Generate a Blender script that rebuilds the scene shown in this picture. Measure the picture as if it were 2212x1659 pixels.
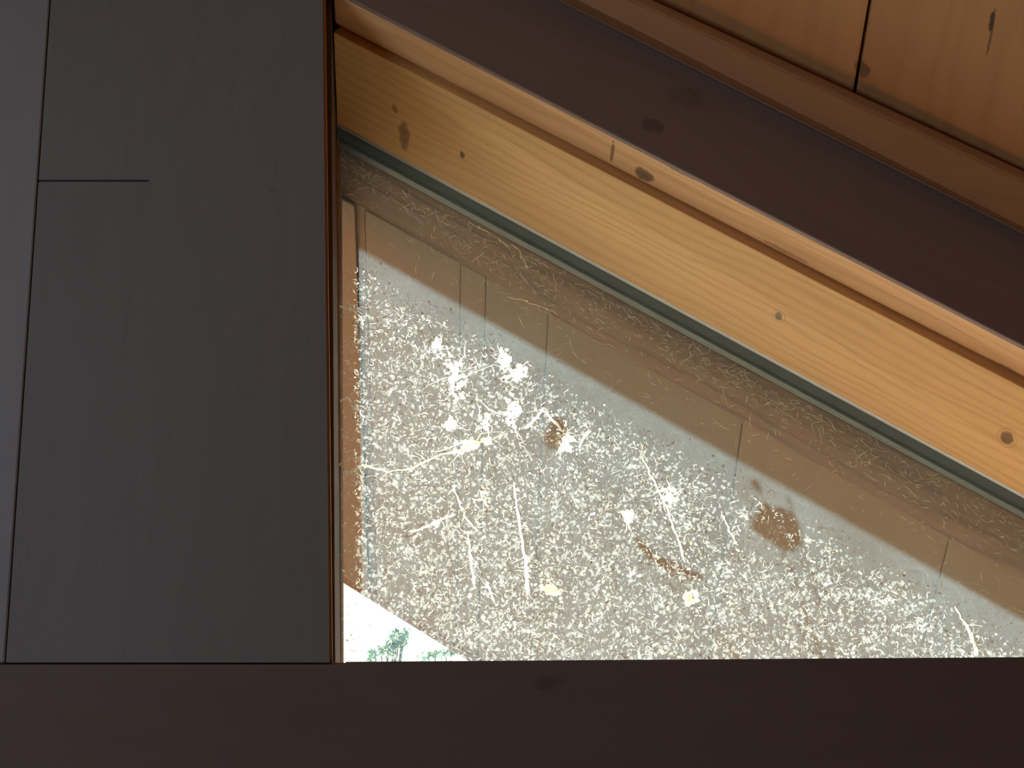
import bpy, bmesh, math, random
from mathutils import Vector, Matrix, noise

for o in list(bpy.data.objects):
    bpy.data.objects.remove(o, do_unlink=True)
scene = bpy.context.scene
COL = scene.collection

# ------------------------------------------------------------------ camera
F, PX0, PY0 = 5400.0, 1106.0, 829.5            # focal length and centre in photo pixels
PITCH, YAW, DIST = math.radians(40.87), math.radians(1.25), 2.8
FW = Vector((math.sin(YAW) * math.cos(PITCH), math.cos(YAW) * math.cos(PITCH), math.sin(PITCH)))
RT = Vector((math.cos(YAW), -math.sin(YAW), 0))
UP = RT.cross(FW)
CAM = Vector((0, 0, 1.6 + DIST * math.sin(PITCH))) - DIST * FW
cd = bpy.data.cameras.new('camera')
cd.sensor_width = 36.0
cd.lens = F / 2212 * 36.0
cd.clip_start = 0.05
cd.clip_end = 500
cam = bpy.data.objects.new('camera', cd)
COL.objects.link(cam)
cam.matrix_world = Matrix(((RT.x, UP.x, -FW.x, CAM.x), (RT.y, UP.y, -FW.y, CAM.y), (RT.z, UP.z, -FW.z, CAM.z), (0, 0, 0, 1)))
scene.camera = cam

# ------------------------------------------------------------------ light
SUN_AZ_T = 0.20          # sideways run of the sun per metre of depth (sun stands left of the window)
SUN_EL_T = 0.335         # drop of the sunlight per metre of depth
SUN_E = 9.5
SKY = 0.085
EXPOSURE = 1.0
sun_dir = Vector((SUN_AZ_T, -1.0, -SUN_EL_T)).normalized()      # the way the light travels
sl = bpy.data.lights.new('sun', 'SUN')
sl.energy = SUN_E
sl.angle = math.radians(0.6)
sl.color = (1.0, 1.0, 0.97)
sun = bpy.data.objects.new('sun', sl)
COL.objects.link(sun)
sun.location = (-3, 12, 9)
sun.rotation_euler = sun_dir.to_track_quat('-Z', 'Y').to_euler()

w = bpy.data.worlds.new('world')
scene.world = w
w.use_nodes = True
nt = w.node_tree
bg = nt.nodes['Background']
sky = nt.nodes.new('ShaderNodeTexSky')
sky.sky_type = 'NISHITA'
sky.sun_disc = False
sky.sun_elevation = math.asin(-sun_dir.z)
sky.sun_rotation = math.atan2(-sun_dir.x, -sun_dir.y)
sky.air_density = 1.0
sky.dust_density = 4.0
sky.ozone_density = 1.0
nt.links.new(sky.outputs[0], bg.inputs[0])
bg.inputs[1].default_value = SKY

# added fill light for the left boards, set in a made-up side window
al = bpy.data.lights.new('side_fill_light', 'AREA')
al.shape = 'RECTANGLE'
al.size = 0.9
al.size_y = 0.9
al.energy = 9.0
al.color = (0.78, 0.88, 1.0)
ar = bpy.data.objects.new('side_fill_light', al)
COL.objects.link(ar)

scene.view_settings.view_transform = 'Standard'
scene.view_settings.look = 'None'
scene.view_settings.gamma = 1.0
scene.view_settings.use_curve_mapping = False
scene.view_settings.exposure = EXPOSURE
scene.cycles.transparent_max_bounces = 24
scene.cycles.max_bounces = 10
scene.cycles.diffuse_bounces = 6
scene.cycles.sample_clamp_indirect = 6.0
scene.cycles.use_denoising = True

# ------------------------------------------------------------------ pixel helpers
def ray(x, y):
    return FW + RT * ((x - PX0) / F) + UP * ((PY0 - y) / F)
def at(x, y, Y):                                   # the point of the vertical plane y = Y seen at a photo pixel
    d = ray(x, y)
    return CAM + d * ((Y - CAM.y) / d.y)
def at_plane(x, y, p0, n):
    d = ray(x, y)
    return CAM + d * ((p0 - CAM).dot(n) / d.dot(n))
def line(x0, y0, x1, y1):
    return lambda x: y0 + (y1 - y0) * (x - x0) / (x1 - x0)
L1 = line(1640, 75, 2212, 333)       # ceiling against the ceiling moulding
L1b = line(1640, 128, 2212, 392)     # lower front arris of the ceiling moulding
L2 = line(1400, 105, 2212, 510)      # back of that moulding on the rake casing
L3 = line(764, 0, 2212, 747)         # foot of the rake casing
L4 = line(840, 115, 2212, 821)       # back of the bead
L5 = line(718, 68, 2212, 839)        # front arris of the head liner
L6 = line(1040, 435, 2212, 1070)     # head liner against the glass
L7 = line(735, 320, 2212, 1122)      # dark spacer against the outer header
L8 = line(870, 500, 2212, 1255)      # outer header against the soffit
RAKE = math.radians(36.2)
TA = math.tan(RAKE)
RD = Vector((math.cos(RAKE), 0, -math.sin(RAKE)))  # down the rake, to the right
RN = Vector((math.sin(RAKE), 0, math.cos(RAKE)))   # square to the roof, upwards
Y_BEAD, Y_GLASS = 0.056, 0.222
Y_OUT = Y_GLASS + 0.042
Y_HEAD = Y_OUT + 0.100
Y_EAVE = 1.272

# ------------------------------------------------------------------ object helpers
def link(name, me, mats, parent=None):
    o = bpy.data.objects.new(name, me)
    for m in (mats if isinstance(mats, (list, tuple)) else [mats]):
        me.materials.append(m)
    COL.objects.link(o)
    if parent is not None:
        o.parent = parent
    return o
def empty(name, loc=(0, 0, 0)):
    o = bpy.data.objects.new(name, None)
    o.empty_display_size = 0.05
    o.location = loc
    COL.objects.link(o)
    return o
def tag(o, label=None, cat=None, group=None, kind=None):
    if label: o['label'] = label
    if cat: o['category'] = cat
    if group: o['group'] = group
    if kind: o['kind'] = kind
    return o
def prism_bm(bottom, offset, bevel=0.0, seg=2, bm=None):
    """a solid: polygon 'bottom' (ring of points) pushed along 'offset'"""
    own = bm is None
    b = bmesh.new()
    lo = [b.verts.new(Vector(p)) for p in bottom]
    offs = offset if isinstance(offset, list) else [offset] * len(bottom)
    hi = [b.verts.new(Vector(p) + Vector(q)) for p, q in zip(bottom, offs)]
    n = len(lo)
    b.faces.new(lo)
    b.faces.new(hi[::-1])
    for i in range(n):
        b.faces.new((lo[i], hi[i], hi[(i + 1) % n], lo[(i + 1) % n]))
    bmesh.ops.recalc_face_normals(b, faces=b.faces)
    if bevel > 0:
        bmesh.ops.bevel(b, geom=list(b.edges), offset=bevel, segments=seg, profile=0.5, affect='EDGES', clamp_overlap=True)
    if own:
        return b
    me = bpy.data.meshes.new('tmp')
    b.to_mesh(me); b.free()
    bm.from_mesh(me)
    bpy.data.meshes.remove(me)
    return bm
def to_mesh(bm, name, smooth=False):
    me = bpy.data.meshes.new(name)
    bm.to_mesh(me); bm.free()
    if smooth:
        for p in me.polygons: p.use_smooth = True
    return me
def prism(name, bottom, offset, mat, parent=None, bevel=0.0, seg=2):
    return link(name, to_mesh(prism_bm(bottom, offset, bevel, seg), name), mat, parent)
def box(name, lo, hi, mat, parent=None, bevel=0.0):
    x0, y0, z0 = lo; x1, y1, z1 = hi
    return prism(name, [(x0, y0, z0), (x1, y0, z0), (x1, y1, z0), (x0, y1, z0)], (0, 0, z1 - z0), mat, parent, bevel)
def strip(name, la, ya, lb, yb, xa0, xa1, up, mat, parent=None, bevel=0.0, seg=2):
    """board whose visible under-face runs from pixel line la on plane ya to pixel line lb on plane yb"""
    A0, A1 = at(xa0, la(xa0), ya), at(xa1, la(xa1), ya)
    # square ends: keep the same x at the back, take the height from lb
    def back(A):
        lo, hi = -4000.0, 6000.0
        for _ in range(60):
            m = (lo + hi) / 2
            if at(m, lb(m), yb).x < A.x: lo = m
            else: hi = m
        return at(lo, lb(lo), yb)
    B0, B1 = back(A0), back(A1)
    return prism(name, [A0, A1, B1, B0], RN * up, mat, parent, bevel, seg)

# ------------------------------------------------------------------ materials
def new_mat(name):
    m = bpy.data.materials.new(name)
    m.use_nodes = True
    nt = m.node_tree
    for n in list(nt.nodes):
        nt.nodes.remove(n)
    out = nt.nodes.new('ShaderNodeOutputMaterial')
    return m, nt, out
def N(nt, t, **kw):
    n = nt.nodes.new(t)
    for k, v in kw.items():
        setattr(n, k, v)
    return n
def math_n(nt, op, a, b=None, clamp=False):
    n = N(nt, 'ShaderNodeMath', operation=op)
    n.use_clamp = clamp
    for i, v in enumerate((a, b)):
        if v is None: continue
        if isinstance(v, (int, float)): n.inputs[i].default_value = v
        else: nt.links.new(v, n.inputs[i])
    return n.outputs[0]
def mix_c(nt, fac, a, b):
    n = N(nt, 'ShaderNodeMix', data_type='RGBA')
    for sock, v in ((n.inputs[0], fac), (n.inputs[6], a), (n.inputs[7], b)):
        if isinstance(v, (int, float)): sock.default_value = v
        elif isinstance(v, tuple): sock.default_value = (*v, 1)
        else: nt.links.new(v, sock)
    return n.outputs[2]
def ramp(nt, fac, stops):
    n = N(nt, 'ShaderNodeValToRGB')
    e = n.color_ramp.elements
    while len(e) > 1: e.remove(e[-1])
    for i, (p, c) in enumerate(stops):
        el = e[0] if i == 0 else e.new(p)
        el.position = p
        el.color = (*c, 1) if isinstance(c, tuple) else (c, c, c, 1)
    nt.links.new(fac, n.inputs[0])
    return n.outputs[0]

def wood(name, dark, light, axis, rough=0.55, grain=1.0, knots=(), across=60.0, bump=0.25, vary=0.12, contrast=1.0):
    """procedural timber; 'axis' is the Euler rotation that lays local x along the grain.
    knots: (centre, along, across, colour, strength[, ring])"""
    m, nt, out = new_mat(name)
    geo = N(nt, 'ShaderNodeNewGeometry')
    rot = N(nt, 'ShaderNodeMapping', vector_type='POINT')
    rot.inputs['Rotation'].default_value = axis
    nt.links.new(geo.outputs['Position'], rot.inputs['Vector'])
    info = N(nt, 'ShaderNodeObjectInfo')
    shift = N(nt, 'ShaderNodeVectorMath', operation='ADD')
    nt.links.new(rot.outputs[0], shift.inputs[0])
    rnd = math_n(nt, 'MULTIPLY', info.outputs['Random'], 37.0)
    nt.links.new(rnd, shift.inputs[1])
    def stretched(sx, sy, sz):
        mp = N(nt, 'ShaderNodeMapping')
        mp.inputs['Scale'].default_value = (sx, sy, sz)
        nt.links.new(shift.outputs[0], mp.inputs['Vector'])
        return mp.outputs[0]
    n1 = N(nt, 'ShaderNodeTexNoise'); n1.inputs['Scale'].default_value = 1.0
    n1.inputs['Detail'].default_value = 3
    nt.links.new(stretched(2.2, 14, 14), n1.inputs['Vector'])
    # growth rings cut lengthwise: a wave across the grain, bent by noise
    sep = N(nt, 'ShaderNodeSeparateXYZ')
    nt.links.new(shift.outputs[0], sep.inputs[0])
    a = math_n(nt, 'MULTIPLY', sep.outputs[1], across)
    b = math_n(nt, 'MULTIPLY', sep.outputs[2], across * 0.8)
    c = math_n(nt, 'MULTIPLY', n1.outputs[0], 9.0)
    s = math_n(nt, 'ADD', math_n(nt, 'ADD', a, b), c)
    ring = math_n(nt, 'PINGPONG', s, 1.0)
    ring = math_n(nt, 'POWER', ring, 2.2)
    n2 = N(nt, 'ShaderNodeTexNoise'); n2.inputs['Scale'].default_value = 1.0
    n2.inputs['Detail'].default_value = 5
    nt.links.new(stretched(9, 420, 420), n2.inputs['Vector'])
    n3 = N(nt, 'ShaderNodeTexNoise'); n3.inputs['Scale'].default_value = 1.0
    n3.inputs['Detail'].default_value = 2
    nt.links.new(stretched(1.5, 5, 5), n3.inputs['Vector'])
    t = math_n(nt, 'ADD', math_n(nt, 'MULTIPLY', ring, 0.42 * grain), math_n(nt, 'MULTIPLY', n2.outputs[0], 0.45 * grain))
    t = math_n(nt, 'ADD', t, math_n(nt, 'MULTIPLY', n3.outputs[0], 0.35))
    t = math_n(nt, 'MULTIPLY', t, contrast)
    t = math_n(nt, 'SUBTRACT', t, 0.15, clamp=True)
    col = mix_c(nt, t, light, dark)
    # board to board difference
    hv = N(nt, 'ShaderNodeHueSaturation')
    val = math_n(nt, 'ADD', math_n(nt, 'MULTIPLY', info.outputs['Random'], 2 * vary), 1 - vary)
    nt.links.new(val, hv.inputs['Value'])
    nt.links.new(col, hv.inputs['Color'])
    col = hv.outputs[0]
    for k in knots:
        cen, la, lc, kc, ks = k[:5]
        sub = N(nt, 'ShaderNodeVectorMath', operation='SUBTRACT')
        nt.links.new(geo.outputs['Position'], sub.inputs[0])
        sub.inputs[1].default_value = cen
        mp = N(nt, 'ShaderNodeMapping'); mp.inputs['Rotation'].default_value = axis
        nt.links.new(sub.outputs[0], mp.inputs['Vector'])
        wob = N(nt, 'ShaderNodeTexNoise'); wob.inputs['Scale'].default_value = 0.6 / max(min(la, lc), 0.002)
        nt.links.new(geo.outputs['Position'], wob.inputs['Vector'])
        mul = N(nt, 'ShaderNodeVectorMath', operation='MULTIPLY')
        nt.links.new(mp.outputs[0], mul.inputs[0]); mul.inputs[1].default_value = (1 / la, 1 / lc, 1 / lc)
        ln_ = N(nt, 'ShaderNodeVectorMath', operation='LENGTH')
        nt.links.new(mul.outputs[0], ln_.inputs[0])
        d = math_n(nt, 'ADD', ln_.outputs['Value'], math_n(nt, 'MULTIPLY', math_n(nt, 'SUBTRACT', wob.outputs[0], 0.5), 0.9))
        mask = ramp(nt, d, [(0.0, ks), (0.72, ks * 0.9), (1.0, 0.0)])
        col = mix_c(nt, mask, col, kc)
        if len(k) > 5:
            rg = ramp(nt, math_n(nt, 'MULTIPLY', d, 0.5), [(0.0, 0.0), (0.52, 0.0), (0.6, k[5]), (0.68, 0.0)])
            col = mix_c(nt, rg, col, (kc[0] * .8, kc[1] * .6, kc[2] * .5))
    bs = N(nt, 'ShaderNodeBsdfPrincipled')
    bs.inputs['Roughness'].default_value = rough
    bs.inputs['Specular IOR Level'].default_value = 0.25
    nt.links.new(col, bs.inputs['Base Color'])
    bp = N(nt, 'ShaderNodeBump'); bp.inputs['Strength'].default_value = bump
    bp.inputs['Distance'].default_value = 0.002
    nt.links.new(math_n(nt, 'ADD', n2.outputs[0], math_n(nt, 'MULTIPLY', ring, 0.5)), bp.inputs['Height'])
    nt.links.new(bp.outputs[0], bs.inputs['Normal'])
    nt.links.new(bs.outputs[0], out.inputs[0])
    return m

AX_RAKE = (0, -RAKE, 0)                       # grain down the rake
AX_X = (0, 0, 0)                              # grain along x
AX_Z = (0, math.radians(90), 0)               # upright grain
AX_Y = (0, 0, math.radians(-90))              # grain square to the gable wall

# plane of the head liner's under-face, for its knots
hl0 = at(1400, L5(1400), Y_BEAD)
hl1 = at(1400, L6(1400), Y_GLASS)
HN = RD.cross((hl1 - hl0)).normalized()
def on_head(x, y): return at_plane(x, y, hl0, HN)
cp0 = at(1900, L1(1900), -0.075)
def on_ceil(x, y): return at_plane(x, y, cp0, RN)
m0, m1 = at(1800, L1b(1800), -0.075), at(1800, L2(1800), 0)
MN = RD.cross(m1 - m0).normalized()
def on_mould(x, y): return at_plane(x, y, m0, MN)
b0, b1 = at(1400, L3(1400), 0), at(1400, L4(1400), Y_BEAD)
BN = RD.cross(b1 - b0).normalized()
def on_bead(x, y): return at_plane(x, y, b0, BN)

K_GREY, K_RED, K_BLK = (0.10, 0.085, 0.07), (0.11, 0.035, 0.022), (0.02, 0.012, 0.01)
M = {}
M['head_pine'] = wood('head_pine', (0.58, 0.30, 0.105), (0.80, 0.48, 0.19), AX_RAKE, 0.5, 1.0, across=135, bump=0.12, contrast=1.0, knots=[
    (on_head(1687, 678), 0.0085, 0.010, K_GREY, 0.85, 0.22),
    (on_head(2002, 892), 0.006, 0.008, K_BLK, 0.8),
    (on_head(2181, 938), 0.010, 0.014, (0.15, 0.065, 0.03), 0.9, 0.22),
    (on_head(877, 290), 0.011, 0.026, K_RED, 0.62),
    (on_head(857, 233), 0.006, 0.008, K_RED, 0.6),
    (on_head(1003, 331), 0.005, 0.008, K_BLK, 0.85),
    (on_head(1010, 300), 0.022, 0.003, K_RED, 0.35),
    (on_head(990, 250), 0.030, 0.0018, K_RED, 0.5),
    (on_head(1400, 545), 0.045, 0.0015, K_RED, 0.5),
    (on_head(1475, 430), 0.020, 0.0015, K_RED, 0.4)])
M['bead_pine'] = wood('bead_pine', (0.60, 0.30, 0.12), (0.82, 0.48, 0.22), AX_RAKE, 0.5, 0.9, across=70, knots=[
    (on_bead(1392, 378), 0.016, 0.010, (0.03, 0.02, 0.012), 0.8),
    (on_bead(1322, 328), 0.003, 0.020, K_RED, 0.7),
    (on_bead(1470, 372), 0.024, 0.003, K_RED, 0.7),
    (on_bead(1700, 545), 0.040, 0.003, K_RED, 0.45),
    (on_bead(2180, 800), 0.030, 0.004, K_RED, 0.6)])
M['casing'] = wood('casing_dark_pine', (0.22, 0.15, 0.125), (0.29, 0.205, 0.175), AX_RAKE, 0.6, 0.5, across=40, knots=[
    (at(1412, 270, 0), 0.020, 0.013, K_BLK, 0.4), (at(1480, 212, 0), 0.03, 0.02, K_BLK, 0.2)])
M['mould'] = wood('moulding_pine', (0.32, 0.145, 0.06), (0.46, 0.225, 0.10), AX_RAKE, 0.6, 0.5, across=40, knots=[
    (on_mould(1960, 290), 0.006, 0.008, K_BLK, 0.8), (on_mould(1535, 120), 0.006, 0.008, K_RED, 0.6)])
M['ceiling'] = wood('ceiling_pine', (0.42, 0.185, 0.07), (0.62, 0.31, 0.125), AX_Y, 0.55, 0.6, across=30, vary=0.1, knots=[
    (on_ceil(2143, 45), 0.020, 0.0035, K_BLK, 0.9), (on_ceil(2139, 85), 0.03, 0.002, K_BLK, 0.6), (on_ceil(1864, 150), 0.014, 0.012, K_BLK, 0.55)])
M['post'] = wood('post_weathered', (0.19, 0.185, 0.19), (0.25, 0.245, 0.25), AX_Z, 0.65, 0.35, across=30, vary=0.0, bump=0.1, knots=[
    (at(590, 425, 0), 0.012, 0.012, K_BLK, 0.45), (at(285, 60, 0), 0.02, 0.012, (0.06, 0.06, 0.06), 0.35)])
M['post_glow'] = wood('board_grey_glow', (0.27, 0.27, 0.285), (0.34, 0.34, 0.36), AX_Z, 0.65, 0.3, across=30, vary=0.0, bump=0.1)  # far-left grey glow put into a lighter copy of the post colour
M['rail'] = wood('rail_dark_pine', (0.12, 0.088, 0.08), (0.17, 0.13, 0.12), AX_X, 0.65, 0.35, across=30, bump=0.1, knots=[
    (at(1185, 1490, 0), 0.026, 0.014, K_BLK, 0.35)])
M['sill_pine'] = wood('sill_pine', (0.42, 0.20, 0.08), (0.6, 0.33, 0.14), AX_X, 0.5, 0.6)
M['jamb'] = wood('jamb_dark_stain', (0.06, 0.032, 0.024), (0.10, 0.06, 0.045), AX_Z, 0.6, 0.5)
M['soffit'] = wood('soffit_stain', (0.098, 0.045, 0.013), (0.128, 0.063, 0.020), AX_Y, 0.6, 0.35, across=25, vary=0.09, bump=0.1)
M['header'] = wood('header_rough', (0.085, 0.036, 0.015), (0.175, 0.080, 0.034), AX_RAKE, 0.8, 1.1, across=60, bump=0.9, contrast=1.25)
M['room_pine'] = wood('room_pine', (0.36, 0.18, 0.08), (0.52, 0.29, 0.13), AX_Z, 0.6, 0.5)
M['floor_pine'] = wood('floor_pine', (0.30, 0.15, 0.07), (0.45, 0.25, 0.12), AX_X, 0.5, 0.5)

def plain(name, col, rough=0.6, metallic=0.0, nscale=30.0, amt=0.25):
    m, nt, out = new_mat(name)
    bs = N(nt, 'ShaderNodeBsdfPrincipled')
    tx = N(nt, 'ShaderNodeTexNoise'); tx.inputs['Scale'].default_value = nscale; tx.inputs['Detail'].default_value = 4
    g = N(nt, 'ShaderNodeNewGeometry')
    nt.links.new(g.outputs['Position'], tx.inputs['Vector'])
    c = mix_c(nt, tx.outputs[0], tuple(v * (1 - amt) for v in col), tuple(min(1, v * (1 + amt)) for v in col))
    nt.links.new(c, bs.inputs['Base Color'])
    bs.inputs['Roughness'].default_value = rough
    bs.inputs['Metallic'].default_value = metallic
    nt.links.new(bs.outputs[0], out.inputs[0])
    return m
M['rubber'] = plain('spacer_grey_green', (0.055, 0.053, 0.042), 0.7)
M['alu'] = plain('aluminium_edge', (0.42, 0.40, 0.38), 0.45, 0.2, 80, 0.15)
M['roof'] = plain('roof_felt', (0.06, 0.06, 0.06), 0.9)
M['ground'] = plain('pale_gravel_ground', (0.58, 0.52, 0.42), 0.95, 0, 0.8, 0.3)
M['bark'] = plain('bark', (0.12, 0.09, 0.06), 0.9, 0, 14, 0.4)
M['dark_gap'] = plain('backing_board', (0.12, 0.07, 0.04), 0.9)
M['shade_leaf'] = plain('shade_leaf_brown', (0.14, 0.075, 0.035), 0.8, 0, 60, 0.4)

def translucent(name, col, opacity=1.0, back=0.75):
    m, nt, out = new_mat(name)
    tr = N(nt, 'ShaderNodeBsdfTranslucent'); tr.inputs[0].default_value = (*col, 1)
    df = N(nt, 'ShaderNodeBsdfDiffuse'); df.inputs[0].default_value = (*col, 1)
    mx = N(nt, 'ShaderNodeMixShader'); mx.inputs[0].default_value = back
    nt.links.new(df.outputs[0], mx.inputs[1]); nt.links.new(tr.outputs[0], mx.inputs[2])
    sh = mx.outputs[0]
    if opacity < 1:
        tp = N(nt, 'ShaderNodeBsdfTransparent')
        m2 = N(nt, 'ShaderNodeMixShader'); m2.inputs[0].default_value = opacity
        nt.links.new(tp.outputs[0], m2.inputs[1]); nt.links.new(sh, m2.inputs[2])
        sh = m2.outputs[0]
    nt.links.new(sh, out.inputs[0])
    return m
M['fleck_white'] = translucent('lint_white', (0.66, 0.64, 0.54), 0.9, 0.8)
M['fleck_cream'] = translucent('lint_cream', (0.58, 0.53, 0.36), 0.55, 0.8)
M['fleck_grey'] = translucent('lint_grey', (0.50, 0.53, 0.48), 0.16, 0.8)
M['fleck_tan'] = translucent('lint_tan', (0.50, 0.33, 0.19), 0.6, 0.75)
M['fleck_dark'] = translucent('grit_dark', (0.10, 0.07, 0.05), 0.8, 0.4)
M['clump_white'] = translucent('lint_clump_white', (0.85, 0.83, 0.70), 0.5, 0.85)
M['clump_cream'] = translucent('lint_clump_cream', (0.80, 0.72, 0.48), 0.5, 0.85)
M['clump_tan'] = translucent('lint_clump_tan', (0.70, 0.48, 0.28), 0.45, 0.85)
M['fibre'] = translucent('fibre_pale', (0.52, 0.43, 0.30), 0.4, 0.5)
M['leaf'] = translucent('tree_leaf', (0.42, 0.60, 0.42), 1.0, 0.7)

def glass_clear():
    m, nt, out = new_mat('glass_clear')
    tp = N(nt, 'ShaderNodeBsdfTransparent'); tp.inputs[0].default_value = (0.97, 0.985, 0.975, 1)
    gl = N(nt, 'ShaderNodeBsdfGlossy'); gl.inputs['Roughness'].default_value = 0.03
    fr = N(nt, 'ShaderNodeFresnel'); fr.inputs[0].default_value = 1.25
    mx = N(nt, 'ShaderNodeMixShader')
    nt.links.new(fr.outputs[0], mx.inputs[0])
    nt.links.new(tp.outputs[0], mx.inputs[1]); nt.links.new(gl.outputs[0], mx.inputs[2])
    nt.links.new(mx.outputs[0], out.inputs[0])
    return m
def glass_film():
    """a dusty film on glass: cloudy, finely speckled, lets light through and scatters it on"""
    m, nt, out = new_mat('glass_dust_film')
    g = N(nt, 'ShaderNodeNewGeometry')
    def noise_t(scale, detail=3, rough=0.6, stretch=None):
        t = N(nt, 'ShaderNodeTexNoise'); t.inputs['Scale'].default_value = scale
        t.inputs['Detail'].default_value = detail; t.inputs['Roughness'].default_value = rough
        if stretch:
            mp = N(nt, 'ShaderNodeMapping'); mp.inputs['Scale'].default_value = stretch
            nt.links.new(g.outputs['Position'], mp.inputs['Vector']); nt.links.new(mp.outputs[0], t.inputs['Vector'])
        else:
            nt.links.new(g.outputs['Position'], t.inputs['Vector'])
        return t.outputs[0]
    cloud = ramp(nt, noise_t(9, 4), [(0.3, 0.8), (0.7, 1.2)])
    fine = ramp(nt, noise_t(620, 3, 0.75), [(0.42, 0.8), (0.58, 1.0), (0.74, 2.0)])
    a = math_n(nt, 'MULTIPLY', math_n(nt, 'MULTIPLY', cloud, fine), 0.062)
    tp = N(nt, 'ShaderNodeBsdfTransparent')
    tr = N(nt, 'ShaderNodeBsdfTranslucent'); tr.inputs[0].default_value = (0.52, 0.77, 0.84, 1)
    mx = N(nt, 'ShaderNodeMixShader')
    nt.links.new(a, mx.inputs[0]); nt.links.new(tp.outputs[0], mx.inputs[1]); nt.links.new(tr.outputs[0], mx.inputs[2])
    nt.links.new(mx.outputs[0], out.inputs[0])
    return m
M['glass'] = glass_clear()
M['film'] = glass_film()

# ------------------------------------------------------------------ the house around the window
jamb_x = at(735, 800, Y_GLASS).x
soff_pt = at(1500, L8(1500), Y_HEAD)
H_SOFF = soff_pt.z + soff_pt.x * TA            # height of the soffit plane at x = 0
H_CEIL = cp0.z + cp0.x * TA
X_R = jamb_x - 1.05                            # ridge
HALF = 3.3                                     # half width of the room
Y_BACK = -4.6
def rz(h, x): return h - abs(x - X_R) * TA + (0 - X_R) * TA     # roof height, right slope given by h at x=0
HALF_L = 0.75                                  # the ridge stands close to the left wall
XL, XR = X_R - HALF_L, X_R + HALF
H_ROOF = max(H_SOFF, H_CEIL) + 0.03

# roof slabs (left and right slope) over room and eaves
for nm, xe in (('roof_right', XR + 0.5), ('roof_left', XL - 0.5)):
    b = [(X_R, Y_BACK - 0.3, rz(H_ROOF, X_R)), (xe, Y_BACK - 0.3, rz(H_ROOF, xe)), (xe, Y_EAVE, rz(H_ROOF, xe)), (X_R, Y_EAVE, rz(H_ROOF, X_R))]
    tag(prism(nm, b, (0, 0, 0.16), M['roof']), kind='structure')

sill_z = at(1480, 1423, 0).z
# gable wall: one structure, three solids round the window opening
gw = bmesh.new()
YF0, YF1 = 0.008, Y_OUT - 0.012
jx = at(715, 800, 0.02).x - 0.01
zt = lambda x: rz(H_ROOF, x) - 0.002
_a, _b = at(692, -300, YF0), at(708, 1600, YF0)
def jxz(z): return _b.x + (_a.x - _b.x) * (z - _b.z) / (_a.z - _b.z)
jt = jxz(zt(jx))
prism_bm([(XL, YF0, 0), (jxz(0), YF0, 0), (jt, YF0, zt(jt)), (X_R, YF0, zt(X_R)), (XL, YF0, zt(XL))], (0, YF1 - YF0, 0), bm=gw)
prism_bm([(jxz(0), YF0, 0), (XR, YF0, 0), (XR, YF0, min(sill_z - 0.03, zt(XR))), (XR - 0.3, YF0, sill_z - 0.03), (jxz(sill_z - 0.03), YF0, sill_z - 0.03)], (0, YF1 - YF0, 0), bm=gw)
c3 = at(1400, L3(1400), 0); H_CAS = c3.z + c3.x * TA
prism_bm([(jt, YF0, rz(H_CAS + 0.03, jt)), (jt, YF0, zt(jt)), (XR, YF0, zt(XR)), (XR, YF0, rz(H_CAS + 0.03, XR))], (0, YF1 - YF0, 0), bm=gw)
wf = link('wall_front', to_mesh(gw, 'wall_front'), M['room_pine'])
tag(wf, kind='structure')
tag(box('floor', (XL, Y_BACK, -0.12), (XR, YF1, 0), M['floor_pine']), kind='structure')
tag(box('wall_right', (XR, Y_BACK, 0), (XR + 0.12, YF1, rz(H_ROOF, XR + 0.12)), M['room_pine']), kind='structure')
bw = [(XL, Y_BACK, 0), (XR, Y_BACK, 0), (XR, Y_BACK, zt(XR)), (X_R, Y_BACK, zt(X_R)), (XL, Y_BACK, zt(XL))]
tag(prism('wall_back', bw, (0, -0.12, 0), M['room_pine']), kind='structure')
# left wall with the opening of the made-up window
zl = rz(H_ROOF, XL - 0.12)
wl = bmesh.new()
OW = (-1.75, -0.75, 2.85, 3.85)
for (y0, y1, z0, z1) in ((Y_BACK, OW[0], 0, zl), (OW[1], YF1, 0, zl), (OW[0], OW[1], 0, OW[2]), (OW[0], OW[1], OW[3], zl)):
    prism_bm([(XL - 0.12, y0, z0), (XL, y0, z0), (XL, y1, z0), (XL - 0.12, y1, z0)], (0, 0, z1 - z0), bm=wl)
tag(link('wall_left', to_mesh(wl, 'wall_left'), M['room_pine']), kind='structure')
w2 = empty('added_window', (XL - 0.06, (OW[0] + OW[1]) / 2, OW[2])); tag(w2, kind='structure')  # made-up window that holds the added fill light
def w2part(name, lo, hi, mat):
    o = box(name, lo, hi, mat); o.parent = w2; o.matrix_parent_inverse = Matrix.Translation(-w2.location)
w2part('pane', (XL - 0.065, OW[0] + 0.05, OW[2] + 0.05), (XL - 0.06, OW[1] - 0.05, OW[3] - 0.05), M['glass'])
for lo, hi in (((OW[0], OW[2]), (OW[0] + 0.05, OW[3])), ((OW[1] - 0.05, OW[2]), (OW[1], OW[3]))):
    w2part('stile', (XL - 0.09, lo[0], lo[1]), (XL - 0.03, hi[0], hi[1]), M['jamb'])
for z0, z1 in ((OW[2], OW[2] + 0.05), (OW[3] - 0.05, OW[3])):
    w2part('rail', (XL - 0.09, OW[0] + 0.05, z0), (XL - 0.03, OW[1] - 0.05, z1), M['jamb'])
ar.location = (XL - 0.14, (OW[0] + OW[1]) / 2, (OW[2] + OW[3]) / 2)
ar.rotation_euler = Vector((1, 0.0, 0.0)).to_track_quat('-Z', 'Y').to_euler()

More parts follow.
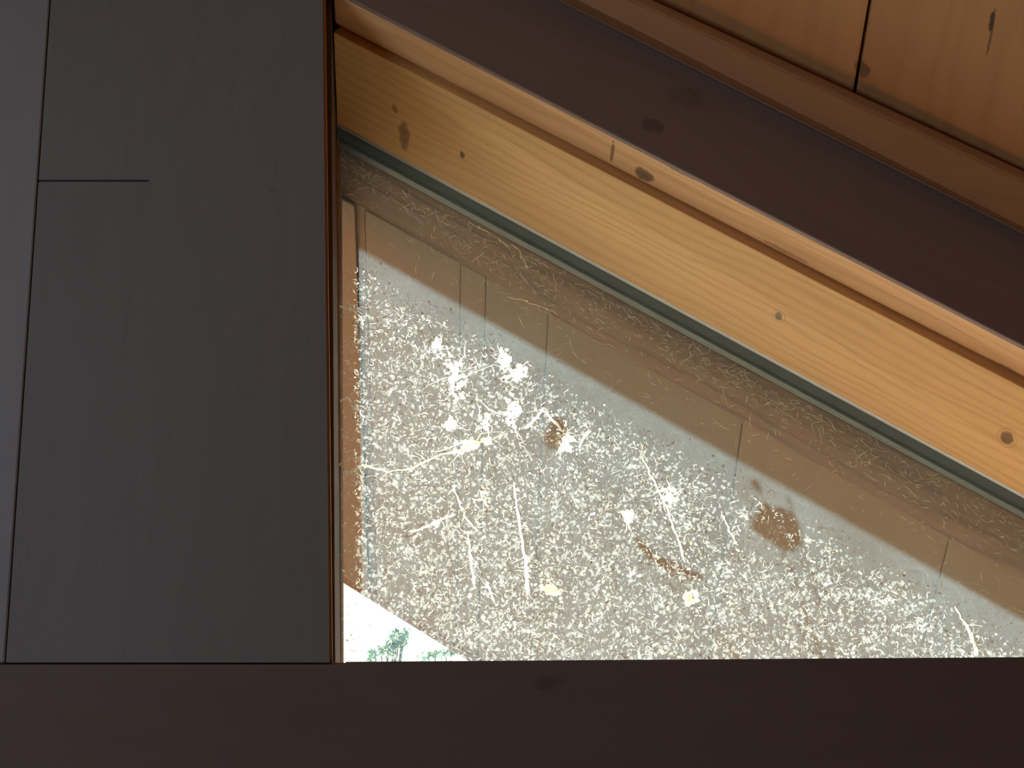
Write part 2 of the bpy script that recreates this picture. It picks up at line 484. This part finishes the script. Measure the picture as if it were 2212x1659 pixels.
# ------------------------------------------------------------------ ceiling: backing board and its planks
YC = -0.004
bk = [(X_R, Y_BACK, rz(H_CEIL + 0.022, X_R)), (XR, Y_BACK, rz(H_CEIL + 0.022, XR)), (XR, YC, rz(H_CEIL + 0.022, XR)), (X_R, YC, rz(H_CEIL + 0.022, X_R))]
ceil = prism('ceiling', bk, (0, 0, 0.006), M['dark_gap']); tag(ceil, kind='structure')
bk = [(2 * X_R - min(x, X_R + HALF_L), y, rz(H_CEIL + 0.022, min(x, X_R + HALF_L))) for x, y, z in bk]
ceil_l = prism('ceiling', bk, (0, 0, 0.006), M['dark_gap']); tag(ceil_l, kind='structure')
seam = at_plane(1866, 110, cp0, RN)
seam_b = at_plane(1884, 4, cp0, RN)
PW = 0.29                                        # plank width along x
x = seam.x
while x > X_R: x -= PW
k = 0
while x < XR:
    xa, xb = max(x, X_R + 0.002), min(x + PW - 0.0035, XR - 0.002)
    if xb - xa > 0.03:
        for sgn in (1, -1):
            if sgn < 0:
                xb = min(xb, X_R + HALF_L - 0.002)
                if xb - xa < 0.03: continue
            q = [(xa, Y_BACK + 0.005, 0), (xb, Y_BACK + 0.005, 0), (xb, YC, 0), (xa, YC, 0)]
            q = [Vector((a if sgn > 0 else 2 * X_R - a, b, rz(H_CEIL, a))) for a, b, c in q]
            prism('plank', q, (0, 0, 0.021), M['ceiling'], ceil if sgn > 0 else ceil_l, bevel=0.003)
    x += PW
    k += 1

# ------------------------------------------------------------------ gable wall boards around the window (all face the room)
def wallpoly(name, pts, y0, thick, mat, parent=None, bevel=0.002):
    return prism(name, [at(px, py, y0) for px, py in pts], (0, thick, 0), mat, parent, bevel)
TH = YF0 + 0.012 - 0.0005
Yp = -0.012
sx = lambda y: 110 - 95 * y / 1400.0            # leaning seam on the left
jxp = lambda y: 697 + 15 * y / 1430.0           # right arris of the post
bt = 1431
wallpoly('board', [(-900, -1400), (sx(-1400) - 3, -1400), (sx(bt) - 3, bt), (-900, bt)], Yp, TH, M['post_glow'], wf)
wallpoly('board', [(sx(-1400), -1400), (322, -1400), (322, 388), (sx(388), 388)], Yp + 0.001, TH - 0.001, M['post'], wf, 0.0)
wallpoly('board', [(sx(393), 393), (322, 393), (322, bt), (sx(bt), bt)], Yp + 0.001, TH - 0.001, M['post'], wf, 0.0)
wallpoly('board', [(322, -1100), (jxp(-1100), -1100), (jxp(bt), bt), (322, bt)], Yp + 0.001, TH - 0.001, M['post'], wf, bevel=0.0)
sl_y = line(740, 1428, 2212, 1418)
rail = wallpoly('trim_1', [(-900, 1434), (745, 1434), (745, sl_y(745)), (3450, sl_y(3450)), (3450, 2100), (-900, 2100)], Yp, TH, M['rail'])
tag(rail, kind='structure')

# rake casing: the dark board that follows the roof, facing the room
xs0, xs1 = 700, 3340
A = [at(xs0, L3(xs0), 0), at(xs1, L3(xs1), 0)]
Bx = [at(xs1, L2(xs1) - 90, 0), at(xs0, L2(xs0) - 90, 0)]
cas = prism('trim_2', A + Bx, (0, YF0 - 0.0005, 0), M['casing'], bevel=0.0015)
tag(cas, kind='structure')
# ceiling moulding: front face plus under-face
Ym = -0.068
A0, A1 = at(200, L1b(200), Ym), at(3600, L1b(3600), Ym)
Bq = [at(3600, L2(3600), -0.0005), at(200, L2(200), -0.0005)]
Bq[0].x = A1.x; Bq[1].x = A0.x
up_ = RN * 0.019
md = prism('trim_3', [A0, A1, Bq[0], Bq[1]], up_, M['mould'], bevel=0.006, seg=3)
tag(md, kind='structure')

# ------------------------------------------------------------------ the window
win = empty('window_1', at(1480, 1423, Y_GLASS)); tag(win, kind='structure')
WI = Matrix.Translation(-win.location)
def wp(o):
    o.parent = win; o.matrix_parent_inverse = WI
    return o
xe = 3340
bead = strip('rake_bead', L3, 0.0005, L4, Y_BEAD - 0.001, 716, xe, 0.05, M['bead_pine'], bevel=0.007, seg=4); wp(bead)
A0, A1 = at(719, L5(719), Y_BEAD), at(xe, L5(xe), Y_BEAD)
wp(strip('head_liner', L5, Y_BEAD, L6, Y_GLASS - 0.008, 720, xe, 0.045, M['head_pine'], bevel=0.0012))
L6b = lambda x_: L6(x_) + 7
wp(strip('glazing_strip', L6, Y_GLASS - 0.007, L6b, Y_GLASS - 0.001, 728, xe, 0.02, M['alu']))
L6c = lambda x_: L6(x_) + 14
wp(strip('spacer', L6b, Y_GLASS + 0.0065, lambda x_: L7(x_) - 22, Y_GLASS + 0.022, 728, xe, 0.03, M['rubber']))
wp(strip('spacer', lambda x_: L7(x_) - 14, Y_GLASS + 0.0225, L7, Y_OUT - 0.001, 728, xe, 0.03, M['rubber'], bevel=0.002))
wp(strip('outer_header', L7, Y_OUT + 0.007, L8, Y_HEAD, 600, xe, 0.05, M['header'], bevel=0.002))
# left jamb liner, runs out past the panes and ends in the outer jamb
jl = lambda y: 717.5 + (724.5 - 717.5) * (y - 283) / (1425 - 283.)
jp = [at(jl(-150), -150, 0.02), at(jl(1500), 1500, 0.02)]
b_ = 0.05
wp(prism('jamb_liner', [jp[1] - Vector((b_, 0, 0)), jp[1], jp[0], jp[0] - Vector((b_, 0, 0))], (0, Y_GLASS - 0.021, 0), M['jamb'], bevel=0.0016))
jo = [at(734, 200, Y_OUT), at(738, 1600, Y_OUT)]
b_ = 0.07
wp(prism('outer_jamb', [jo[1] + Vector((-b_, 0.0065, 0)), jo[1] + Vector((0, 0.0065, 0)), jo[0] + Vector((0, 0.0065, 0)), jo[0] + Vector((-b_, 0.0065, 0))], (0, Y_HEAD - Y_OUT - 0.0065, 0), M['header']))
wp(prism('jamb_spacer', [jo[1] + Vector((-b_, -0.034, 0)), jo[1] + Vector((-.010, -0.034, 0)), jo[0] + Vector((-.010, -0.034, 0)), jo[0] + Vector((-b_, -0.034, 0))], (0, 0.033, 0), M['jamb']))
# pale strips standing in for light caught on the jamb arrises
ap = [(jxp(-140) + .5, -140), (jxp(-140) + 6, -140), (jxp(1426) + 6, 1426), (jxp(1426) + .5, 1426)]
wp(prism('arris_light', [at(px, py, Yp + 0.004) for px, py in ap], (0, 0.015, 0), M['sill_pine']))
gp = [(727, 300), (732, 300), (735, 1000), (731, 1000)]
wp(prism('arris_light_glass', [at(px, py, Y_GLASS - 0.006) for px, py in gp], (0, 0.005, 0), M['sill_pine']))
# sill board and outer sill
sz = sill_z - 0.004
tipx = at(3330, 1418, Y_GLASS).x
wp(box('sill_board', (jamb_x - 0.02, YF0 + 0.001, sz - 0.025), (tipx, Y_GLASS - 0.001, sz), M['sill_pine']))
wp(box('outer_sill', (jamb_x - 0.02, Y_OUT + 0.008, sz - 0.035), (tipx, Y_HEAD + 0.03, sz - 0.01), M['header']))
# two panes of one double-glazed unit
def pane(name, Y, th, x0, lt, facemat):
    P = [at(x0, 1520, Y), at(2990, 1520, Y), at(2990, lt(2990) + 4, Y), at(x0, lt(x0) + 4, Y)]
    P[0].z = P[1].z = sz
    P[1].x = P[2].x
    if P[2].z < sz: P[2].z = P[1].z + 0.004
    o = prism(name, P, (0, th, 0), [M['glass'], facemat])
    for p in o.data.polygons:
        if p.normal.y > 0.9: p.material_index = 1
    return wp(o)
pane('inner_pane', Y_GLASS, 0.006, 729, lambda x_: L6b(x_) - 34, M['film'])
pane('outer_pane', Y_OUT, 0.006, 733, lambda x_: L7(x_) - 40, M['glass'])

# ------------------------------------------------------------------ soffit of the overhanging roof
sb = [(X_R, Y_OUT - 0.01, rz(H_SOFF + 0.024, X_R)), (XR + 0.5, Y_OUT - 0.01, rz(H_SOFF + 0.024, XR + 0.5)), (XR + 0.5, Y_EAVE - 0.004, rz(H_SOFF + 0.024, XR + 0.5)), (X_R, Y_EAVE - 0.004, rz(H_SOFF + 0.024, X_R))]
sof = prism('soffit', sb, (0, 0, 0.005), M['dark_gap']); tag(sof, kind='structure')
XSL = X_R + HALF_L + 0.5
sb = [(2 * X_R - min(a, XSL), b, rz(H_SOFF + 0.024, min(a, XSL))) for a, b, c in sb]
sof_l = prism('soffit', sb, (0, 0, 0.005), M['dark_gap']); tag(sof_l, kind='structure')
edges = [at(px, L8(px), Y_HEAD).x for px in (788, 995, 1050, 1185, 1605, 2055, 2480)]
xx = edges[0]
left = [xx - 0.014]
while left[-1] > X_R + 0.2: left.append(left[-1] - 0.2)
edges = left[::-1] + edges
while edges[-1] < XR: edges.append(edges[-1] + 0.22)
rnd = random.Random(4)
for i in range(len(edges) - 1):
    xa, xb = max(edges[i], X_R + 0.004), edges[i + 1] - 0.0003
    dz = rnd.uniform(-0.002, 0.002)
    if abs(edges[i] - left[0]) < 1e-6: dz = 0.006
    for sgn in (1, -1):
        if sgn < 0:
            xb = min(xb, XSL)
            if xb - xa < 0.03: continue
        q = [(xa, Y_HEAD - 0.004), (xb, Y_HEAD - 0.004), (xb, Y_EAVE), (xa, Y_EAVE)]
        q = [Vector((a if sgn > 0 else 2 * X_R - a, b, rz(H_SOFF, a) + 0.003 + dz)) for a, b in q]
        prism('plank', q, (0, 0, 0.018), M['soffit'], sof if sgn > 0 else sof_l, bevel=0.003)
for sgn, nm in ((1, 'fascia_right'), (-1, 'fascia_left')):
    xf = XR + 0.5 if sgn > 0 else XSL
    q = [(X_R, rz(H_SOFF + 0.004, X_R)), (xf, rz(H_SOFF + 0.004, xf)), (xf, rz(H_SOFF, xf) + 0.26), (X_R, rz(H_SOFF, X_R) + 0.26)]
    q = [Vector((a if sgn > 0 else 2 * X_R - a, Y_EAVE + 0.001, c)) for a, c in q]
    tag(prism(nm, q, (0, 0.022, 0), M['header']), kind='structure')

# ------------------------------------------------------------------ ground and tree outside
gd = bmesh.new()
for gx in (-60, 60):
    for gy in (Y_HEAD + 0.3, 90):
        gd.verts.new((gx, gy, -0.25 if gy < 50 else -0.6))
gd.verts.ensure_lookup_table()
gd.faces.new([gd.verts[i] for i in (0, 2, 3, 1)])
tag(link('ground', to_mesh(gd, 'ground'), M['ground']), kind='structure')

def make_tree(name, label, tops, Y, seed):
    """tall slender tree far beyond the eaves whose topmost sprays are at the pixels 'tops'"""
    rn = random.Random(seed)
    pts = [at(px, py, Y) for px, py, r in tops]
    lowest = min(p.z for p in pts)
    base = Vector((sum(p.x for p in pts) / len(pts), Y, -0.4))
    t = empty(name, base); tag(t, label, 'tree')
    TI = Matrix.Translation(-base)
    bm = bmesh.new()
    def tube(p, q, r0, r1, n=7):
        d = (q - p).normalized(); a = d.orthogonal().normalized(); b = d.cross(a)
        r = [[bm.verts.new(c + (a * math.cos(2 * math.pi * i / n) + b * math.sin(2 * math.pi * i / n)) * rr) for i in range(n)] for c, rr in ((p, r0), (q, r1))]
        for i in range(n): bm.faces.new((r[0][i], r[0][(i + 1) % n], r[1][(i + 1) % n], r[1][i]))
    fork = Vector((base.x, base.y, lowest - 1.6))
    tube(base, fork, 0.24, 0.07)
    lf = bmesh.new()
    def leaf(c, s):
        d = Vector((rn.gauss(0, 1), rn.gauss(0, 1), rn.gauss(0, 1))).normalized(); e = d.orthogonal().normalized()
        lf.faces.new([lf.verts.new(c + w_) for w_ in (-d * s, e * s * .55, d * s, -e * s * .55)])
    for (px, py, r), p in zip(tops, pts):
        tube(fork, p, 0.03, 0.008)
        for _ in range(30):
            leaf(p + Vector((rn.gauss(0, r * .45), rn.gauss(0, r * .45), rn.gauss(0, r * .4))), rn.uniform(.04, .075))
    for i in range(60):
        h = rn.uniform(lowest * .35, lowest - 0.9)
        rad = 0.5 + 0.9 * (lowest - h) / lowest
        a = rn.uniform(0, 6.28)
        st = Vector((base.x, base.y, h)); q = st + Vector((math.cos(a) * rad, math.sin(a) * rad, 0.5))
        tube(st, q, 0.03, 0.008, 5)
        for _ in range(45):
            leaf(q.lerp(st, rn.random() * .6) + Vector((rn.gauss(0, .2), rn.gauss(0, .2), rn.gauss(0, .2))), rn.uniform(.06, .12))
    o = link('trunk', to_mesh(bm, 'trunk'), M['bark'], t); o.matrix_parent_inverse = TI
    fo = link('foliage', to_mesh(lf, 'foliage'), M['leaf'], t); fo.matrix_parent_inverse = TI
    tag(fo, kind='stuff')
    return t
make_tree('leafy_tree', 'pale green leafy tree top in the bright corner of sky, lower left of the pane',
          [(800, 1420, .10), (810, 1412, .10), (824, 1408, .10), (836, 1412, .09), (848, 1396, .09), (852, 1380, .10), (858, 1370, .10), (874, 1370, .08), (868, 1386, .08), (838, 1400, .07), (860, 1394, .06)], 26.0, 3)
make_tree('leafy_tree', 'small strip of green treetop just above the sill, right of the pale leafy tree',
          [(912, 1422, .10), (926, 1418, .10), (940, 1414, .10), (954, 1411, .10), (966, 1410, .09), (976, 1413, .08)], 33.0, 8)

# ------------------------------------------------------------------ dust, lint and cobweb on the panes
R = random.Random(11)
S = at(1107, 900, Y_OUT) - at(1106, 900, Y_OUT)
MPP = S.length                                    # metres per photo pixel at the pane
YI = Y_GLASS + 0.0072                              # outer face of the inner pane
YD = Y_OUT + 0.0068                               # outer face of the outer pane
def shade_line(px):                               # where the eave's shade ends on the outer pane (only used to vary the lint)
    return 565 + (px - 788) * 0.566 + 33
class Flecks:
    def __init__(s): s.v, s.f, s.m = [], [], []
    def blob(s, px, py, r, mi, Y=None, n=6, asp=1.0, ang=0.0):
        Y = YD + R.uniform(0, 0.0008) if Y is None else Y
        c = at(px, py, Y); i0 = len(s.v); ca, sa = math.cos(ang), math.sin(ang)
        for i in range(n):
            a = 6.2832 * i / n; rr = r * R.uniform(0.6, 1.25)
            u, w_ = rr * math.cos(a) * asp, rr * math.sin(a)
            s.v.append((c.x + (u * ca - w_ * sa) * MPP, Y, c.z + (u * sa + w_ * ca) * MPP * 1.25))
        s.f.append(tuple(range(i0, i0 + n))); s.m.append(mi)
    def path(s, pts, w0, w1, mi, Y=None, taper=True):
        """ribbon along photo-pixel points"""
        Y = YD + R.uniform(0, 0.0008) if Y is None else Y
        P = [at(px, py, Y) for px, py in pts]; i0 = len(s.v); n = len(P)
        for i, p in enumerate(P):
            d = (P[min(i + 1, n - 1)] - P[max(i - 1, 0)]); d = d.normalized() if d.length > 0 else Vector((1, 0, 0))
            q = Vector((-d.z, 0, d.x)); t = i / (n - 1)
            ww = (w0 + (w1 - w0) * t) * (R.uniform(.65, 1.35)) * .5 * MPP
            if taper and i in (0, n - 1): ww *= 0.3
            s.v.append(tuple(p + q * ww)); s.v.append(tuple(p - q * ww))
        for i in range(n - 1):
            s.f.append((i0 + 2 * i, i0 + 2 * i + 1, i0 + 2 * i + 3, i0 + 2 * i + 2)); s.m.append(mi)
    def mesh(s, name):
        me = bpy.data.meshes.new(name); me.from_pydata(s.v, [], s.f)
        me.polygons.foreach_set('material_index', s.m); me.update(); return me
def curl(px, py, length, ang, wig=0.5, n=5):
    pts = [(px, py)]; a = ang
    for _ in range(n - 1):
        a += R.gauss(0, wig); px += math.cos(a) * length / (n - 1); py += math.sin(a) * length / (n - 1)
        pts.append((px, py))
    return pts
def top_limit(px): return L7(px) + 4
def right_fall(px): return max(0.0, min(1.0, (px - 1500) / 800))
FM = ['fleck_white', 'fleck_cream', 'fleck_grey', 'fleck_tan', 'fleck_dark', 'fibre']
fl = Flecks()
cnt = 0
while cnt < 19500:
    px, py = R.uniform(728, 2760), R.uniform(560, 1500)
    lim = shade_line(px)
    if py < lim - 26: continue
    nz = noise.noise(Vector((px / 70, py / 70, 3.1))) * .5 + noise.noise(Vector((px / 22, py / 22, 7.7))) * .5
    dens = 0.62 + nz * 0.7
    # thinner just under the shade line and in the clean blotches
    dens *= min(1, max(0.1, (py - lim + 20) / 60))
    if R.random() > dens: continue
    cnt += 1
    b = 1.0 - 0.5 * right_fall(px) + 0.9 * math.exp(-((px - 1000) / 260) ** 2 - ((py - 850) / 170) ** 2)
    r = R.random()
    mi = 0 if r < .10 * b else 1 if r < .20 else 2 if r < .91 else 3 if r < .94 else 4
    if mi == 4 and R.random() < .3: mi = 2
    if R.random() < 0.5:
        fl.blob(px, py, R.choice((.8, 1.0, 1.3, 1.6, 2.0, 2.6)) * (1.5 if mi == 2 else 1), mi, asp=R.uniform(1, 1.9), ang=R.uniform(0, 3.14))
    else:
        fl.path(curl(px, py, R.uniform(5, 17), R.uniform(0, 6.28), .7, 5), R.uniform(.8, 1.9), R.uniform(.6, 1.6), mi)
dust = link('lint_flecks', fl.mesh('lint_flecks'), [M[k] for k in FM])
tag(dust, 'pale sunlit specks of lint and dust sticking to the window pane', 'dust', kind='stuff')

# pale fibres in the shaded upper strip of the pane, mostly combed along the rake
fb = Flecks()
ra = math.atan(0.55)
for _ in range(4200):
    px = R.uniform(736, 2420)
    if R.random() < .86: py = L7(px) + 8 + abs(R.gauss(0, 1)) * 52
    else: py = R.uniform(L8(px), shade_line(px))
    if py > shade_line(px) - 30: continue
    w_ = R.uniform(.5, 1.2)
    fb.path(curl(px, py, R.uniform(5, 22) * (2.2 if R.random() < .05 else 1), ra + R.gauss(0, .45) + (math.pi if R.random() < .5 else 0), .35, 4), w_, w_ * .8, 5 if R.random() < .7 else 1)
fib = link('fibre_fuzz', fb.mesh('fibre_fuzz'), [M[k] for k in FM])
tag(fib, 'fine pale fibres in the shaded strip along the top of the pane', 'fibres', kind='stuff')

# bright lint clumps
def clump(label, px, py, rx, ry, n, mats=(0, 0, 0, 1), ang=0.0, tails=3):
    c = Flecks()
    ca, sa = math.cos(ang), math.sin(ang)
    for _ in range(n):
        u, v = max(-.85, min(.85, R.gauss(0, .42))) * rx, max(-.85, min(.85, R.gauss(0, .42))) * ry
        c.blob(px + u * ca - v * sa, py + u * sa + v * ca, R.uniform(2.5, 6.0), R.choice(mats), Y=YI + .001 + R.uniform(0, .002), n=7, asp=R.uniform(1, 1.6), ang=R.uniform(0, 3))
    for _ in range(tails):
        a = R.uniform(0, 6.28)
        c.path(curl(px, py, R.uniform(1.2, 2.0) * max(rx, ry), a, .5, 6), 3, 1.5, R.choice(mats), Y=YI + .001)
    o = link('lint_clump', c.mesh('lint_clump'), [M[k] for k in ('clump_white', 'clump_cream', 'fleck_grey', 'clump_tan')])
    tag(o, label, 'lint', 'bright lint clumps on the pane')
clump('rounded white lint clump, topmost left of the bright clumps on the pane', 944, 752, 11, 24, 16, ang=.1)
clump('long upright cream lint clump in the sunlit upper left of the pane', 984, 812, 22, 58, 60, ang=-.15)
clump('white lint clump nearest the shade line, right of the long cream clump', 1090, 776, 16, 26, 22)
clump('broad cream lint clump just below the clump nearest the shade line', 1116, 806, 32, 20, 34)
clump('tall ragged white lint clump left of the dark gap', 1106, 892, 20, 46, 44, ang=.15)
clump('small pointed cream lint clump left of the tall ragged clump', 974, 915, 10, 24, 16, ang=-.2)
clump('thin ragged lint clump between the pointed and the tall ragged clumps', 1046, 912, 14, 26, 18, (0, 1, 2))
clump('yellowish lint tangle low in the left half of the pane', 1008, 962, 60, 14, 40, (1, 1, 0, 3), ang=-.15)
clump('tan lint clump in the lower middle of the pane', 1190, 1275, 24, 16, 30, (3, 3, 1))
clump('round pinkish tan lint ball low under the curved dark gap', 1492, 1290, 18, 15, 24, (3, 1, 1), tails=1)
clump('cream lint clump beside the long web strand right of centre', 1445, 1070, 18, 24, 26, (1, 0, 0))
clump('cream lint clump above the curved dark gap', 1355, 1115, 16, 22, 24, (1, 1, 0))
clump('white lint spray right of the upper dark gap', 1222, 962, 16, 22, 24)

def strand(label, pts, w0, w1, mats=(0, 1), side=4, name='web_strand'):
    c = Flecks()
    dense = []
    for (a, b) in zip(pts[:-1], pts[1:]):
        for k_ in range(5):
            t = k_ / 5
            dense.append((a[0] + (b[0] - a[0]) * t + R.gauss(0, 1.0), a[1] + (b[1] - a[1]) * t + R.gauss(0, 1.0)))
    dense.append(pts[-1])
    c.path(dense, w0, w1, mats[0], Y=YI + .0015)
    for _ in range(side):
        p = R.choice(dense)
        c.path(curl(p[0], p[1], R.uniform(15, 40), R.uniform(0, 6.28), .4, 5), 2, 1, mats[1], Y=YI + .0013)
        c.blob(p[0], p[1], R.uniform(2.5, 4.5), mats[0], Y=YI + .002)
    o = link(name, c.mesh(name), [M[k] for k in FM])
    tag(o, label, 'cobweb', 'bright web strands on the pane')
strand('longest bright web strand, hanging nearly upright in the lower middle left', [(1110, 1040), (1118, 1110), (1128, 1170), (1137, 1225), (1140, 1285)], 4, 7, side=5)
strand('thin upright web strand left of the longest bright strand', [(1010, 1150), (1014, 1185), (1018, 1220), (1024, 1265)], 3, 5)
strand('slanting web strand running down right from the yellowish tangle', [(980, 1050), (992, 1085), (1008, 1120), (1032, 1148)], 3, 4)
strand('short bright web strand above the longest strand', [(1036, 1058), (1046, 1078), (1054, 1096)], 6, 3)
strand('long slanting web strand right of centre, above the curved dark gap', [(1385, 985), (1408, 1030), (1432, 1078), (1452, 1130), (1468, 1175), (1480, 1215)], 4, 4, side=6)
strand('faint web strand hanging from the eave shade to the right of centre', [(1560, 1110), (1575, 1145), (1594, 1178)], 3, 3, (1, 2))
strand('forked white web strand left of the upper dark gap', [(1172, 884), (1155, 905), (1134, 926)], 6, 7)
strand('white web strand crossing the upper dark gap', [(1172, 884), (1192, 906), (1214, 930), (1246, 954)], 5, 6)
strand('short upright web strand right of the upper dark gap', [(1272, 932), (1258, 948), (1252, 966)], 5, 4)
strand('thick cream web strand at the far right above the sill', [(2062, 1310), (2086, 1350), (2102, 1385), (2112, 1416)], 4, 8, (1, 1))
strand('knotted yellowish web strand running level in the lower left', [(790, 1005), (840, 1020), (890, 1012), (940, 985), (985, 975), (1030, 968)], 4, 5, (1, 1), side=7)
strand('sagging yellowish web strand below the knotted level strand', [(880, 1150), (915, 1140), (950, 1122), (985, 1110)], 4, 6, (1, 0))
strand('thin web strand low between the longest strand and the sky corner', [(1050, 1255), (1060, 1280), (1066, 1300)], 3, 4)
strand('lone white strand in the shaded strip below the spacer', [(1010, 478), (1040, 494), (1075, 515), (1100, 532)], 1.6, 1.6, (1, 5), side=2)
strand('kinked white strand beside the lone strand in the shaded strip', [(1102, 528), (1122, 540), (1128, 556), (1140, 580)], 2.2, 1.6, (1, 5), side=2)
strand('pale strand lying along the edge between shaded header and soffit', [(1096, 642), (1130, 650), (1165, 660), (1205, 680)], 2.2, 1.8, (1, 5), side=3)

# short bright web bits bridging the corner beside the outer jamb
strand('sparkling web threads in the narrow shaded strip by the left jamb', [(737, 662), (752, 668), (766, 672), (784, 690)], 3, 3, (0, 1), side=9)
strand('crossed web threads at mid height by the left jamb', [(738, 866), (752, 856), (758, 868), (772, 884), (786, 900)], 3, 3, (0, 1), side=7)
strand('tangled web threads low by the left jamb', [(738, 1010), (750, 1022), (764, 1016), (782, 1030)], 3, 3, (0, 1), side=9)

# added twig, unseen below the sill; leaves cut to shade gaps in haze
tw = empty('shade_twig'); tag(tw, 'added unseen twig below the sill, its leaves shading gaps in the haze', 'twig')
def sun_shift(px, py, d):                       # the point d metres outside the inner pane whose shade falls at this pixel
    p = at(px, py, Y_GLASS + 0.006)
    return p - sun_dir * (d / -sun_dir.y)
tips = []
def dleaf(pts, d):
    while True:                                   # far enough out to stand below the sill as seen from the room
        q = [sun_shift(px, py, d) - CAM for px, py in pts]
        if min(PY0 - F * v.dot(UP) / v.dot(FW) for v in q) > 1440: break
        d += 0.02
    ring_ = [sun_shift(px, py, d + R.uniform(-.004, .004)) for px, py in pts]
    o = prism('leaf', ring_, (0, 0.0012, 0), M['shade_leaf'], tw)
    tips.append(sum(ring_, Vector()) / len(ring_))
def shrink(p, k):
    cx, cy = sum(a for a, b in p) / len(p), sum(b for a, b in p) / len(p)
    return [(cx + (a - cx) * k, cy + (b - cy) * k) for a, b in p]
dleaf(shrink([(1622, 1112), (1632, 1092), (1652, 1074), (1668, 1092), (1690, 1088), (1722, 1106), (1736, 1140), (1744, 1176), (1722, 1196), (1700, 1202), (1680, 1188), (1648, 1170), (1628, 1152), (1610, 1140)], 0.86), 0.40)
dleaf([(1372, 1160), (1392, 1172), (1412, 1192), (1440, 1208), (1478, 1226), (1510, 1240), (1520, 1246), (1490, 1252), (1462, 1240), (1428, 1226), (1400, 1206), (1380, 1184)], 0.36)
dleaf([(1172, 944), (1184, 918), (1204, 900), (1226, 906), (1224, 936), (1206, 972), (1184, 968)], 0.66)
dleaf([(1620, 1042), (1632, 1032), (1642, 1050), (1648, 1066), (1634, 1060)], 0.52)
dleaf([(1700, 1070), (1704, 1072), (1714, 1110), (1710, 1112)], 0.47)
tb = bmesh.new()
def tube(p, q, r0, r1, n=6):
    d = (q - p).normalized(); a = d.orthogonal().normalized(); b = d.cross(a)
    rr = [[tb.verts.new(c + (a * math.cos(2 * math.pi * i / n) + b * math.sin(2 * math.pi * i / n)) * r) for i in range(n)] for c, r in ((p, r0), (q, r1))]
    for i in range(n): tb.faces.new((rr[0][i], rr[0][(i + 1) % n], rr[1][(i + 1) % n], rr[1][i]))
root = Vector((at(1500, 1500, 0.7).x, 0.72, -0.25)); knee = Vector((root.x + .05, .70, min(t.z for t in tips) - .35))
tube(root, knee, .012, .006)
for t_ in tips:
    mid = knee.lerp(t_, .5) + Vector((0, .03, -.03))
    tube(knee, mid, .0018, .0011); tube(mid, t_ + Vector((0, .001, 0)), .0011, .0007)
link('stem', to_mesh(tb, 'stem'), M['bark'], tw)
